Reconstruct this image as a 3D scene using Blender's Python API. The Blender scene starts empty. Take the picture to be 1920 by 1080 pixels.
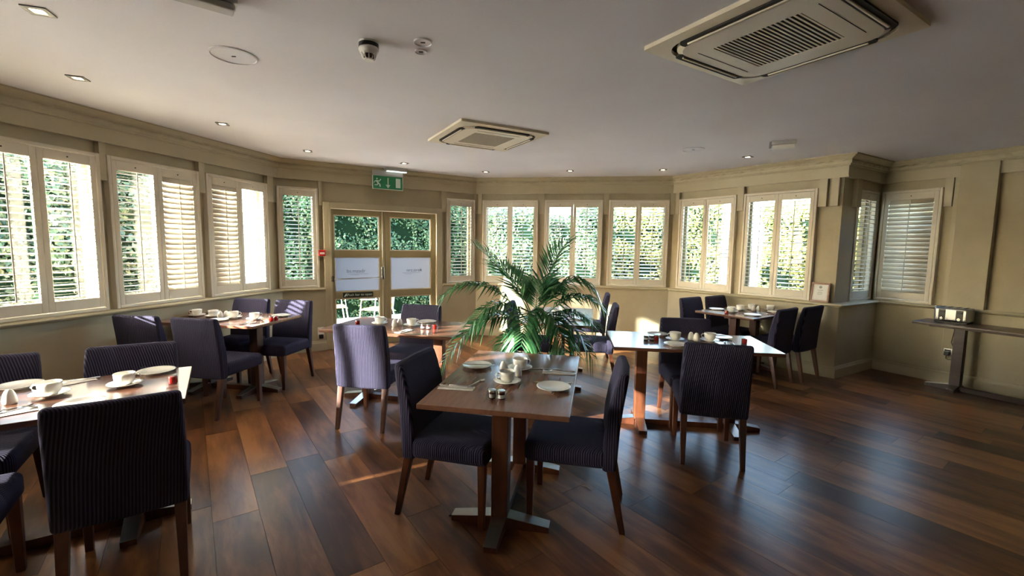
import bpy, bmesh, math, random
from mathutils import Vector, Matrix
random.seed(7)
R = math.radians
C = bpy.context.scene.collection
SC = bpy.context.scene
# ------------------------------------------------------------------ camera
cam = bpy.data.objects.new('camera', bpy.data.cameras.new('camera'))
C.objects.link(cam)
cam.data.sensor_width = 36; cam.data.lens = 831.0 / 1920 * 36
cam.data.clip_start = .02; cam.data.clip_end = 300
cam.matrix_world = (Matrix.Translation((0, 0, 1.54)) @ Matrix.Rotation(R(90 - 5.448), 4, 'X')
                    @ Matrix.Rotation(R(.8395), 4, 'Z'))
SC.camera = cam
# ------------------------------------------------------------------ sky, sun, exposure
SUN_AZ, SUN_EL = 29.0, 15.0          # direction the light travels to, and its height
w = bpy.data.worlds.new('sky'); SC.world = w; w.use_nodes = True
nt = w.node_tree; bg = nt.nodes['Background']
sky = nt.nodes.new('ShaderNodeTexSky'); sky.sky_type = 'NISHITA'
sky.sun_disc = False; sky.sun_elevation = R(SUN_EL + 14); sky.sun_rotation = R(90 - (SUN_AZ + 180))
sky.air_density = 1.0; sky.dust_density = 3.0; sky.ozone_density = 1.0
nt.links.new(sky.outputs[0], bg.inputs[0]); bg.inputs[1].default_value = 1.15
sun = bpy.data.objects.new('sun', bpy.data.lights.new('sun', 'SUN')); C.objects.link(sun)
sun.data.energy = 17; sun.data.angle = R(1.0); sun.data.color = (1, .95, .88)
sd = Vector((math.cos(R(SUN_AZ)) * math.cos(R(SUN_EL)), math.sin(R(SUN_AZ)) * math.cos(R(SUN_EL)), -math.sin(R(SUN_EL))))
sun.rotation_euler = sd.to_track_quat('-Z', 'Y').to_euler()
sun.location = (-20, -16, 10)
vs = SC.view_settings
vs.view_transform = 'Standard'; vs.look = 'None'; vs.gamma = 1; vs.use_curve_mapping = False
vs.exposure = 2.35
SC.cycles.use_denoising = True
SC.cycles.max_bounces = 9; SC.cycles.diffuse_bounces = 5; SC.cycles.transparent_max_bounces = 12; SC.cycles.adaptive_threshold = .02
SC.cycles.sample_clamp_indirect = 8; SC.cycles.blur_glossy = .05

# ------------------------------------------------------------------ materials
MATS = {}
def mat(name, col, rough=.5, metal=0, spec=.5, coat=0, sheen=0):
    m = bpy.data.materials.new(name); m.use_nodes = True
    b = m.node_tree.nodes['Principled BSDF']
    b.inputs['Base Color'].default_value = (*col, 1)
    b.inputs['Roughness'].default_value = rough
    b.inputs['Metallic'].default_value = metal
    b.inputs['Specular IOR Level'].default_value = spec
    b.inputs['Coat Weight'].default_value = coat
    b.inputs['Coat Roughness'].default_value = .12
    b.inputs['Sheen Weight'].default_value = sheen
    MATS[name] = m
    return m
def N(m, t, **kw):
    n = m.node_tree.nodes.new(t)
    for k, v in kw.items():
        if k.startswith('i_'): n.inputs[k[2:].replace('_', ' ')].default_value = v
        else: setattr(n, k, v)
    return n
def L(m, a, b): m.node_tree.links.new(a, b)
def P(m): return m.node_tree.nodes['Principled BSDF']
def ramp(m, fac, stops):
    r = N(m, 'ShaderNodeValToRGB'); L(m, fac, r.inputs[0]); e = r.color_ramp.elements
    while len(e) < len(stops): e.new(.5)
    for el, (p, c) in zip(e, stops): el.position = p; el.color = (*c, 1)
    return r.outputs[0]
def mapped(m, scale=(1, 1, 1), rand=False, gen='Object'):
    tc = N(m, 'ShaderNodeTexCoord'); mp = N(m, 'ShaderNodeMapping'); mp.inputs['Scale'].default_value = scale
    L(m, tc.outputs[gen], mp.inputs[0])
    if rand:
        oi = N(m, 'ShaderNodeObjectInfo'); mu = N(m, 'ShaderNodeMath', operation='MULTIPLY'); mu.inputs[1].default_value = 57
        L(m, oi.outputs['Random'], mu.inputs[0]); L(m, mu.outputs[0], mp.inputs['Location'])
    return mp.outputs[0]
def noise(m, vec, scale, detail=4, rough=.55, dist=0):
    n = N(m, 'ShaderNodeTexNoise'); n.inputs['Scale'].default_value = scale; n.inputs['Detail'].default_value = detail
    n.inputs['Roughness'].default_value = rough; n.inputs['Distortion'].default_value = dist
    L(m, vec, n.inputs['Vector']); return n.outputs['Fac']
def bump(m, h, strength=.2, dist=.01):
    b = N(m, 'ShaderNodeBump'); b.inputs['Strength'].default_value = strength; b.inputs['Distance'].default_value = dist
    L(m, h, b.inputs['Height']); L(m, b.outputs[0], P(m).inputs['Normal'])
def painted(name, col, rough, var=.07, sc=3.0, bmp=.05):
    m = mat(name, col, rough); v = mapped(m)
    f = noise(m, v, sc, 5)
    L(m, ramp(m, f, [(.3, [c * (1 - var) for c in col]), (.7, [min(1, c * (1 + var)) for c in col])]), P(m).inputs['Base Color'])
    bump(m, noise(m, v, 60, 3), bmp, .004)
    return m
def woody(name, dark, mid, light, rough, scale=(1.2, 14, 14), rand=True, coat=0, bmp=.05, dist=.5, rv=.22, lo=.30, hi=.68):
    m = mat(name, mid, rough, coat=coat); v = mapped(m, scale, rand)
    f = noise(m, v, 2.2, 7, .62, dist)
    g = noise(m, mapped(m, (.9, 2.2, 2.2), rand), 1.6, 3)
    mx = N(m, 'ShaderNodeMath', operation='MULTIPLY_ADD'); mx.inputs[1].default_value = .55
    L(m, f, mx.inputs[0]); mu = N(m, 'ShaderNodeMath', operation='MULTIPLY'); mu.inputs[1].default_value = .45
    L(m, g, mu.inputs[0]); L(m, mu.outputs[0], mx.inputs[2])
    fac = mx.outputs[0]
    if rand:
        oi = N(m, 'ShaderNodeObjectInfo'); a = N(m, 'ShaderNodeMath', operation='MULTIPLY_ADD')
        a.inputs[1].default_value = rv; L(m, oi.outputs['Random'], a.inputs[0])
        s = N(m, 'ShaderNodeMath', operation='SUBTRACT'); s.inputs[1].default_value = rv / 2; L(m, fac, s.inputs[0]); L(m, s.outputs[0], a.inputs[2])
        fac = a.outputs[0]
    L(m, ramp(m, fac, [(lo, dark), (.5, mid), (hi, light)]), P(m).inputs['Base Color'])
    bump(m, f, bmp, .002)
    return m

painted('wall_paint', (.41, .355, .235), .55)
painted('trim_paint', (.44, .385, .26), .42, .05)
painted('shutter_paint', (.66, .60, .49), .38, .03, 2, .02)
painted('ceiling_paint', (.73, .72, .765), .8, .05, .9, .02)
painted('door_paint', (.30, .245, .135), .4, .05)
woody('floor_wood', (.052, .019, .009), (.155, .060, .022), (.30, .130, .046), .30, (.8, 5, 5), True, 0, .05, .35, .24, .36, .63)
woody('table_wood', (.085, .036, .022), (.145, .062, .036), (.20, .09, .055), .24, (1.5, 16, 16), True, .25, .02)
woody('leg_wood', (.035, .011, .006), (.085, .026, .012), (.15, .05, .022), .38, (12, 12, 1.2), True, .05, .02)
woody('side_table_wood', (.025, .011, .009), (.045, .02, .015), (.065, .03, .022), .38, (1.5, 16, 16), True, .05, .02)
# ribbed stretch cover of the chairs
def fabric(name, c0, c1):
    m = mat(name, c0, .9, spec=.15)
    tc = N(m, 'ShaderNodeTexCoord'); sx = N(m, 'ShaderNodeSeparateXYZ'); L(m, tc.outputs['Object'], sx.inputs[0])
    ad = N(m, 'ShaderNodeMath', operation='ADD'); L(m, sx.outputs[0], ad.inputs[0]); L(m, sx.outputs[1], ad.inputs[1])
    mu = N(m, 'ShaderNodeMath', operation='MULTIPLY'); mu.inputs[1].default_value = 2 * math.pi / .0125; L(m, ad.outputs[0], mu.inputs[0])
    si = N(m, 'ShaderNodeMath', operation='SINE'); L(m, mu.outputs[0], si.inputs[0])
    mr = N(m, 'ShaderNodeMapRange'); mr.inputs['From Min'].default_value = -1; L(m, si.outputs[0], mr.inputs[0])
    L(m, ramp(m, mr.outputs[0], [(.25, c0), (.9, c1)]), P(m).inputs['Base Color'])
    bump(m, mr.outputs[0], .5, .004)
fabric('chair_fabric', (.018, .016, .030), (.060, .054, .098))
mat('steel', (.62, .62, .60), .22, 1)
mat('toaster_steel', (.40, .40, .40), .34, 1)
mat('bezel_metal', (.16, .15, .13), .5, .6)
mat('brushed_steel', (.42, .42, .41), .32, 1)
mat('cutlery_steel', (.75, .74, .72), .16, 1)
mat('foot_plate_metal', (.50, .50, .48), .3, 1)
mat('porcelain', (.82, .80, .73), .18, coat=.5)
mat('black_plastic', (.012, .012, .012), .4)
mat('dark_void', (.02, .016, .011), .8)
mat('unit_plastic', (.68, .60, .46), .45)
mat('white_plastic', (.78, .76, .72), .4)
mat('grey_plastic', (.42, .42, .42), .4)
mat('red_plastic', (.45, .012, .012), .35)
mat('sign_green', (.008, .22, .085), .4)
mat('sign_white', (.62, .75, .66), .4)
mat('sign_black', (.008, .014, .009), .4)
mat('paper', (.75, .74, .72), .7)
mat('paper_print', (.22, .24, .28), .7)
mat('linen', (.70, .66, .62), .8)
mat('brass', (.55, .40, .16), .3, 1)
mat('print_grey', (.10, .12, .14), .6)
mat('aluminium', (.80, .80, .80), .35, .7)
woody('patio_wood', (.45, .24, .09), (.62, .36, .15), (.72, .45, .22), .5)
woody('picture_wood', (.12, .05, .03), (.24, .11, .07), (.34, .18, .12), .3)
P(MATS['floor_wood']).inputs['Specular IOR Level'].default_value = .38
painted('paving', (.50, .46, .40), .10, .15, 1.2, .0)
painted('soil', (.045, .028, .016), .9, .2, 20, .5)
painted('pot_glaze', (.16, .075, .04), .3, .1)
m = mat('brick', (.33, .15, .10), .85)
v = mapped(m, (1, 1, 1)); tcx = N(m, 'ShaderNodeTexBrick'); tcx.inputs['Scale'].default_value = 1
tcx.inputs['Brick Width'].default_value = .215; tcx.inputs['Row Height'].default_value = .075; tcx.inputs['Mortar Size'].default_value = .006
tcx.inputs['Color1'].default_value = (.36, .16, .10, 1); tcx.inputs['Color2'].default_value = (.26, .11, .075, 1); tcx.inputs['Mortar'].default_value = (.55, .48, .40, 1)
rt = N(m, 'ShaderNodeVectorRotate', rotation_type='X_AXIS'); rt.inputs['Angle'].default_value = R(90); L(m, v, rt.inputs[0])
L(m, rt.outputs[0], tcx.inputs[0]); L(m, tcx.outputs[0], P(m).inputs['Base Color'])
def glass_thin(name, tint=(1, 1, 1), refl=.9):
    m = bpy.data.materials.new(name); m.use_nodes = True; n = m.node_tree.nodes; n.clear()
    o = n.new('ShaderNodeOutputMaterial'); t = n.new('ShaderNodeBsdfTransparent'); t.inputs[0].default_value = (*tint, 1)
    g = n.new('ShaderNodeBsdfGlossy'); g.inputs['Roughness'].default_value = .02
    f = n.new('ShaderNodeLayerWeight'); x = n.new('ShaderNodeMixShader')      # same reflectance from both sides of the pane
    pw = n.new('ShaderNodeMath'); pw.operation = 'POWER'; pw.inputs[1].default_value = 5; L(m, f.outputs['Facing'], pw.inputs[0])
    ma = n.new('ShaderNodeMath'); ma.operation = 'MULTIPLY_ADD'; ma.inputs[1].default_value = .45; ma.inputs[2].default_value = .025; L(m, pw.outputs[0], ma.inputs[0])
    L(m, ma.outputs[0], x.inputs[0]); L(m, t.outputs[0], x.inputs[1]); L(m, g.outputs[0], x.inputs[2]); L(m, x.outputs[0], o.inputs[0])
    MATS[name] = m
glass_thin('window_glass', (.95, .98, .96))
glass_thin('jar_glass', (.93, .96, .95))
m = bpy.data.materials.new('frosted_glass'); m.use_nodes = True; n = m.node_tree.nodes; n.clear()
o = n.new('ShaderNodeOutputMaterial'); t = n.new('ShaderNodeBsdfTranslucent'); t.inputs[0].default_value = (.27, .285, .30, 1)
g = n.new('ShaderNodeBsdfDiffuse'); g.inputs[0].default_value = (.55, .6, .66, 1); x = n.new('ShaderNodeMixShader'); x.inputs[0].default_value = .3
L(m, t.outputs[0], x.inputs[1]); L(m, g.outputs[0], x.inputs[2]); L(m, x.outputs[0], o.inputs[0]); MATS['frosted_glass'] = m
m = mat('jam', (.42, .012, .008), .12); P(m).inputs['Transmission Weight'].default_value = .35; P(m).inputs['Coat Weight'].default_value = .6
m = mat('dark_jam', (.07, .012, .012), .12); P(m).inputs['Coat Weight'].default_value = .6
def leafy(name, stops, trans=.35, rough=.45):
    m = mat(name, stops[0][1], rough)
    gi = N(m, 'ShaderNodeNewGeometry')
    c = ramp(m, gi.outputs['Random Per Island'], stops); L(m, c, P(m).inputs['Base Color'])
    tr = N(m, 'ShaderNodeBsdfTranslucent'); L(m, c, tr.inputs[0])
    x = N(m, 'ShaderNodeMixShader'); x.inputs[0].default_value = trans
    o = m.node_tree.nodes['Material Output']
    L(m, P(m).outputs[0], x.inputs[1]); L(m, tr.outputs[0], x.inputs[2]); L(m, x.outputs[0], o.inputs[0])
leafy('palm_leaf', [(0, (.016, .075, .028)), (.5, (.04, .165, .06)), (1, (.13, .29, .12))], .35, .22)
leafy('ivy_leaf', [(0, (.006, .028, .010)), (.45, (.018, .065, .022)), (.8, (.06, .13, .05)), (1, (.16, .20, .09))], .3)
leafy('laurel_leaf', [(0, (.012, .035, .018)), (.5, (.04, .09, .04)), (1, (.18, .20, .10))], .3)
leafy('autumn_leaf', [(0, (.05, .10, .03)), (.4, (.16, .20, .05)), (.75, (.36, .32, .09)), (1, (.50, .36, .16))], .45)
leafy('orange_petal', [(0, (.55, .16, .02)), (1, (.75, .30, .06))], .3)
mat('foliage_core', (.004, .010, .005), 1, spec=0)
mat('stem_green', (.09, .15, .03), .5)
mat('bark', (.20, .17, .13), .8)
m = mat('lamp_glow', (1, .9, .7), .4); P(m).inputs['Emission Color'].default_value = (1, .82, .5, 1); P(m).inputs['Emission Strength'].default_value = 4
m = mat('tube_glow', (1, 1, 1), .4); P(m).inputs['Emission Color'].default_value = (.85, 1, .93, 1); P(m).inputs['Emission Strength'].default_value = .22

# ------------------------------------------------------------------ mesh helpers
class MB:
    def __init__(s): s.v = []; s.f = []
    def add(s, vs, fs):
        o = len(s.v); s.v += [tuple(p) for p in vs]; s.f += [tuple(i + o for i in f) for f in fs]; return s
    def box(s, x0, x1, y0, y1, z0, z1, M=None):
        vs = [Vector(p) for p in ((x0, y0, z0), (x1, y0, z0), (x1, y1, z0), (x0, y1, z0), (x0, y0, z1), (x1, y0, z1), (x1, y1, z1), (x0, y1, z1))]
        if M is not None: vs = [M @ p for p in vs]
        return s.add(vs, [(0, 3, 2, 1), (4, 5, 6, 7), (0, 1, 5, 4), (1, 2, 6, 5), (2, 3, 7, 6), (3, 0, 4, 7)])
    def rings(s, rs, cap=True, closed=False):
        n = len(rs[0]); vs = [p for r in rs for p in r]; fs = []
        k = len(rs)
        for i in range(k if closed else k - 1):
            for j in range(n):
                a, b = i * n + j, i * n + (j + 1) % n; i2 = (i + 1) % k
                fs.append((a, b, i2 * n + (j + 1) % n, i2 * n + j))
        if cap and not closed: fs += [tuple(reversed(range(n))), tuple((k - 1) * n + j for j in range(n))]
        return s.add(vs, fs)
    def lathe(s, prof, n=24, c=(0, 0, 0)):
        return s.rings([[(c[0] + r * math.cos(2 * math.pi * j / n), c[1] + r * math.sin(2 * math.pi * j / n), c[2] + z) for j in range(n)] for r, z in prof])
    def tube(s, pts, r, n=8, r2=None):
        pts = [Vector(p) for p in pts]; rs = []
        for i, p in enumerate(pts):
            t = (pts[min(i + 1, len(pts) - 1)] - pts[max(i - 1, 0)]).normalized()
            a = t.cross(Vector((0, 0, 1)) if abs(t.z) < .9 else Vector((1, 0, 0))).normalized(); b = t.cross(a)
            rr = r if r2 is None else r + (r2 - r) * i / (len(pts) - 1)
            rs.append([p + (a * math.cos(2 * math.pi * j / n) + b * math.sin(2 * math.pi * j / n)) * rr for j in range(n)])
        return s.rings(rs)
    def prism(s, pts, z0, z1):
        n = len(pts); return s.rings([[(x, y, z0) for x, y in pts], [(x, y, z1) for x, y in pts]])
    def mesh(s, name, m, smooth=False):
        me = bpy.data.meshes.new(name); me.from_pydata(s.v, [], s.f); me.update()
        b = bmesh.new(); b.from_mesh(me); bmesh.ops.recalc_face_normals(b, faces=b.faces); b.to_mesh(me); b.free()
        if smooth:
            for p in me.polygons: p.use_smooth = True
        if m: me.materials.append(MATS[m])
        return me
    def build(s, name, m, parent=None, smooth=False, bevel=0, seg=2, sub=0, loc=None):
        return obj(name, s.mesh(name, m, smooth or bevel > 0), parent, bevel, seg, sub, loc)
def obj(name, me, parent=None, bevel=0, seg=2, sub=0, loc=None):
    o = bpy.data.objects.new(name, me); C.objects.link(o)
    if parent is not None: o.parent = parent
    if loc is not None: o.location = loc
    if bevel:
        b = o.modifiers.new('bevel', 'BEVEL'); b.width = bevel; b.segments = seg; b.limit_method = 'ANGLE'; b.angle_limit = R(35)
        wn = o.modifiers.new('normals', 'WEIGHTED_NORMAL')
    if sub:
        u = o.modifiers.new('smooth', 'SUBSURF'); u.levels = sub; u.render_levels = sub
    return o
def tag(o, label=None, cat=None, group=None, kind=None):
    if label: o['label'] = label
    if cat: o['category'] = cat
    if group: o['group'] = group
    if kind: o['kind'] = kind
    return o
def empty(name, loc=(0, 0, 0), rz=0, label=None, cat=None, group=None, kind=None):
    o = bpy.data.objects.new(name, None); C.objects.link(o); o.empty_display_size = .1
    o.location = loc; o.rotation_euler = (0, 0, rz); return tag(o, label, cat, group, kind)
def copy_tree(o, parent=None):
    c = o.copy(); C.objects.link(c); c.parent = parent
    for ch in list(o.children): copy_tree(ch, c)
    return c
def rrect(wx, wy, r, n=6):
    p = []
    for cx, cy, a in ((wx / 2 - r, wy / 2 - r, 0), (-wx / 2 + r, wy / 2 - r, 90), (-wx / 2 + r, -wy / 2 + r, 180), (wx / 2 - r, -wy / 2 + r, 270)):
        for i in range(n + 1): t = R(a + 90 * i / n); p.append((cx + r * math.cos(t), cy + r * math.sin(t)))
    return p
def text_mesh(s, size, m, name, parent, loc, rot, mirror=False, extrude=.0008, align='CENTER'):
    cu = bpy.data.curves.new(name, 'FONT'); cu.body = s; cu.size = size; cu.extrude = extrude; cu.align_x = align; cu.align_y = 'CENTER'
    t = bpy.data.objects.new(name, cu); C.objects.link(t)
    dg = bpy.context.evaluated_depsgraph_get(); me = bpy.data.meshes.new_from_object(t.evaluated_get(dg))
    bpy.data.objects.remove(t); bpy.data.curves.remove(cu)
    if mirror:
        for vv in me.vertices: vv.co.x *= -1
        me.flip_normals()
    me.materials.clear(); me.materials.append(MATS[m])
    o = obj(name, me, parent); o.location = loc; o.rotation_euler = rot
    return o

# ------------------------------------------------------------------ plan of the room
# each wall: point on its line, direction (clockwise seen from above); local y > 0 is outdoors
H = 2.65
WL = [((-3.515, 4.566), (.2377, .9713)), ((-1.907, 6.801), (.8512, .5248)), ((.982, 7.333), (.9874, -.158)),
      ((3.153, 6.257), (.6082, -.7938)), ((4.483 + .03, 5.684 - .052), (.863, .5052)), ((4.896, 5.546), (.4997, -.8662)),
      ((6.40, 2.0), (0, -1)), ((0, -2.6), (-1, 0))]
WL = [(Vector(c), Vector(d).normalized()) for c, d in WL]
NAMES = ['left', 'entrance', 'back', 'right', 'nook_side', 'nook', 'far_right', 'rear']
def wout(i): d = WL[i][1]; return Vector((-d.y, d.x))
def corner(i, off, off2=None):
    """meeting point of wall i and wall i+1 when both planes are moved outwards by off"""
    j = (i + 1) % len(WL); a = WL[i][0] + wout(i) * off; b = WL[j][0] + wout(j) * (off if off2 is None else off2)
    d, e = WL[i][1], WL[j][1]; r = b - a; den = d.x * e.y - d.y * e.x
    t = (r.x * e.y - r.y * e.x) / den
    return a + d * t
def wpt(i, s, y, z): p = WL[i][0] + WL[i][1] * s + wout(i) * y; return Vector((p.x, p.y, z))
def wang(i): return math.atan2(WL[i][1].y, WL[i][1].x)
def s_of(i, p): return (p - WL[i][0]).dot(WL[i][1])
def sweep(mb, i, prof, s0=None, s1=None):
    """run a closed (y, z) profile along wall i, mitred at the corners"""
    ra, rb = [], []
    for y, z in prof:
        a = corner((i - 1) % len(WL), y) if s0 is None else WL[i][0] + WL[i][1] * s0 + wout(i) * y
        b = corner(i, y) if s1 is None else WL[i][0] + WL[i][1] * s1 + wout(i) * y
        ra.append((a.x, a.y, z)); rb.append((b.x, b.y, z))
    mb.rings([ra, rb]); return mb
def wbox(mb, i, s0, s1, y0, y1, z0, z1):
    vs = [wpt(i, s, y, z) for z in (z0, z1) for s, y in ((s0, y0), (s1, y0), (s1, y1), (s0, y1))]
    return mb.add(vs, [(0, 3, 2, 1), (4, 5, 6, 7), (0, 1, 5, 4), (1, 2, 6, 5), (2, 3, 7, 6), (3, 0, 4, 7)])

ZB, ZT = .905, 2.297                 # shutter bottom and top
# shutters: wall, s0, s1, panel tilts, depth, label
SH = [(0, -4.33, -3.45, (1, 1), 0), (0, -3.08, -2.20, (1, 1), 0),
      (0, -1.467, -.587, (1, 1), 0), (0, -.528, .366, (1, 64), 0), (0, .447, 1.33, (64, 2), 0),
      (1, -1.486, -.971, (4,), 0), (1, .969, 1.488, (2,), 0),
      (2, -1.52, -.574, (8, 10), 0), (2, -.467, .476, (9, 13), 0), (2, .573, 1.511, (10, 12), 0),
      (3, -.934, -.052, (3, 2), 0), (3, .051, .936, (3, 5), 0),
      (4, -.30, .30, (2,), .05), (5, -.294, .294, (63,), 0)]
LABEL = ['white plantation shutter on left wall furthest behind the nearest table', 'white plantation shutter on left wall just out of view',
         'pair of white plantation shutters nearest on the left wall, slats open',
         'middle white shutter pair on left wall, right panel of slats tilted shut',
         'far white shutter pair on left wall, left panel of slats tilted shut',
         'narrow single white shutter left of the glazed double doors',
         'narrow single white shutter right of the glazed double doors',
         'white shutter pair on back wall, leftmost, partly behind the palm',
         'white shutter pair in the middle of the back wall',
         'white shutter pair on back wall, rightmost, before the corner',
         'white shutter pair on right-hand wall nearer the back corner',
         'white shutter pair on right-hand wall beside the framed certificate',
         'narrow dim white shutter on the side of the nook',
         'single white shutter with closed slats in the right nook']
DOOR = (-.911, .88, 2.117)
wall_objs = []
for i, nm in enumerate(NAMES):
    ops = [(a + .025, b - .025, ZB + .02, ZT - .02) for (k, a, b, t, dy) in SH if k == i]
    if i == 1: ops.append((DOOR[0] + .06, DOOR[1] - .06, -1, DOOR[2] - .05))
    ops.sort()
    mb = MB(); br = MB()
    def column(mb, y0, y1, a, b, z0, z1):      # a / b None = mitred corner
        sweep(mb, i, [(y0, z0), (y1, z0), (y1, z1), (y0, z1)], a, b)
    for M_, y0, y1 in ((mb, .06, .18), (br, .18, .245)):
        if not ops: column(M_, y0, y1, None, None, .86, H)
        else:
            prev = None
            for (a, b, z0, z1) in ops:
                column(M_, y0, y1, prev, a, .86, H); prev = b
                column(M_, y0, y1, a, b, z1, H)
                if z0 > .86: column(M_, y0, y1, a, b, .86, z0)
            column(M_, y0, y1, prev, None, .86, H)
    # lower part, proud of the upper wall
    prf = [(-.03, 0), (.2, 0), (.2, .87), (-.03, .87)]; prb = [(.2, 0), (.245, 0), (.245, .87), (.2, .87)]
    parts = [(None, None)] if i != 1 else [(None, DOOR[0]), (DOOR[1], None)]
    for a, b in parts: sweep(mb, i, prf, a, b); sweep(br, i, prb, a, b)
    wo = mb.build('wall_' + nm, 'wall_paint'); tag(wo, kind='structure'); wall_objs.append(wo)
    br.build('outer_brickwork', 'brick', wo)
    # sill moulding
    sp = [(-.03, .862), (.06, .862), (.06, .903), (-.05, .903), (-.064, .899), (-.07, .89), (-.066, .879), (-.045, .868)]
    for a, b in parts:
        if i < 6: sweep(MB(), i, sp, a, b).build('sill', 'trim_paint', wo, smooth=False)
    # frieze and stubs between the shutters
    if i < 6:
        f = MB(); sweep(f, i, [(0, 2.405), (.06, 2.405), (.06, 2.535), (0, 2.535)]); f.build('frieze', 'trim_paint', wo)
        f = MB(); sweep(f, i, [(-.006, 2.40), (.03, 2.40), (.03, 2.415), (-.006, 2.415)]); f.build('frieze_bead', 'trim_paint', wo)
    # cornice
    prof = [(.06, 2.53), (-.012, 2.53), (-.02, 2.538), (-.02, 2.546), (-.035, 2.556), (-.04, 2.60), (-.055, 2.612), (-.085, 2.622), (-.10, 2.634), (-.112, 2.636), (-.112, H), (.06, H)]
    co = sweep(MB(), i, prof).build('trim_%d' % (i + 1), 'trim_paint'); tag(co, kind='structure')
    # carved leaf band of the cornice
    if i < 6:
        a = s_of(i, corner((i - 1) % 8, -.04)); b = s_of(i, corner(i, -.04)); a = max(a, -2.6); b = min(b, 2.2)
        ns = max(4, int((b - a) / .011)); g = MB(); rows = []
        for k in range(6):
            t = k / 5; row = []
            for q in range(ns + 1):
                s = a + (b - a) * q / ns; ph = s / .13 * 2 * math.pi
                hgt = .014 * max(0, math.sin(ph + 2.2 * t * math.sin(ph / 2)) * math.sin(math.pi * t)) + .008 * abs(math.sin(ph * 2.5 + t * 5)) * math.sin(math.pi * t)
                row.append(wpt(i, s, -.036 - hgt, 2.557 + .043 * t))
            rows.append(row)
        vs = [p for r_ in rows for p in r_]; w_ = ns + 1
        g.add(vs, [(k * w_ + q, k * w_ + q + 1, (k + 1) * w_ + q + 1, (k + 1) * w_ + q) for k in range(5) for q in range(ns)])
        g.build('carved_band', 'trim_paint', co, smooth=True)
    # baseboard
    bp = [(-.03, 0), (-.048, 0), (-.048, .105), (-.044, .118), (-.04, .122), (-.036, .14), (-.03, .146)]
    for n_, (a, b) in enumerate(parts):
        sweep(MB(), i, bp, a, b) if False else tag(sweep(MB(), i, bp, a, b).build('baseboard_' + nm, 'trim_paint'), kind='structure')
# stubs hanging from the frieze between neighbouring shutters
GAPS = {0: [(-1.605, -1.477), (-.583, -.532), (.372, .441), (1.338, 1.44)], 1: [(-1.60, -1.494), (-.963, -.918), (.89, .961), (1.496, 1.59)],
        2: [(-1.60, -1.528), (-.566, -.475), (.484, .565), (1.519, 1.59)], 3: [(-1.0, -.942), (-.044, .043), (.944, 1.03), (1.075, 1.15)],
        4: [(-.42, -.31)], 5: [(.302, .375)]}
for i, gs in GAPS.items():
    for a, b in gs:
        g = MB(); wbox(g, i, a, b, .008, .065, 2.07, 2.41); g.build('frieze_stub', 'trim_paint', wall_objs[i])
g = MB(); wbox(g, 5, .385, .435, .015, .065, .903, 2.535); g.build('upright_moulding', 'trim_paint', wall_objs[5])
g = MB(); wbox(g, 5, .435, .745, -.035, .07, .146, 2.535); g.build('pier', 'wall_paint', wall_objs[5], bevel=.004)

# floor and ceiling
poly = [corner((k - 1) % 8, .05) for k in range(8)]
fl = MB().add([(p.x, p.y, -.012) for p in poly] + [(p.x, p.y, -.15) for p in poly], [tuple(range(8)), tuple(range(15, 7, -1))] + [(k, (k + 1) % 8, 8 + (k + 1) % 8, 8 + k) for k in range(8)])
floor = tag(fl.build('floor', 'dark_void'), kind='structure')
ce = MB().add([(p.x, p.y, H) for p in [corner((k - 1) % 8, .32) for k in range(8)]] + [(p.x, p.y, H + .25) for p in [corner((k - 1) % 8, .6) for k in range(8)]], [tuple(range(8)), tuple(range(15, 7, -1))] + [(k, (k + 1) % 8, 8 + (k + 1) % 8, 8 + k) for k in range(8)])
ceiling = tag(ce.build('ceiling', 'ceiling_paint'), kind='structure')
# planks, each its own board, clipped to the room outline
PW, PL_, ANG = .223, 1.36, R(126)
u = Vector((math.cos(ANG), math.sin(ANG))); v2 = Vector((-u.y, u.x))
inner = [corner((k - 1) % 8, -.03) for k in range(8)]
def inside(p, pl):
    c_ = False
    for k in range(len(pl)):
        a, b = pl[k], pl[k - 1]
        if (a.y > p.y) != (b.y > p.y) and p.x < (b.x - a.x) * (p.y - a.y) / (b.y - a.y) + a.x: c_ = not c_
    return c_
mp = MB().box(-PL_ / 2 + .001, PL_ / 2 - .001, -PW / 2 + .0009, PW / 2 - .0009, -.012, 0)
plank_mesh = mp.mesh('plank', 'floor_wood')
rng = random.Random(3)
outer = [corner((k - 1) % 8, .19) for k in range(8)]
spots = []
for r_ in range(-60, 70):
    off = rng.random() * PL_
    for q in range(-14, 14):
        c_ = u * (q * PL_ + off) + v2 * (r_ * PW + .075)
        cs = [c_ + u * (a * PL_ / 2) + v2 * (b * PW / 2) for a in (-1, -.5, 0, .5, 1) for b in (-1, 1)]
        if c_.y < -.2 and c_.length > 2.4: continue
        if not any(inside(p, inner) for p in cs): continue
        spots.append((c_, all(inside(p, outer) for p in cs)))
spots.sort(key=lambda t: t[0].length)
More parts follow.
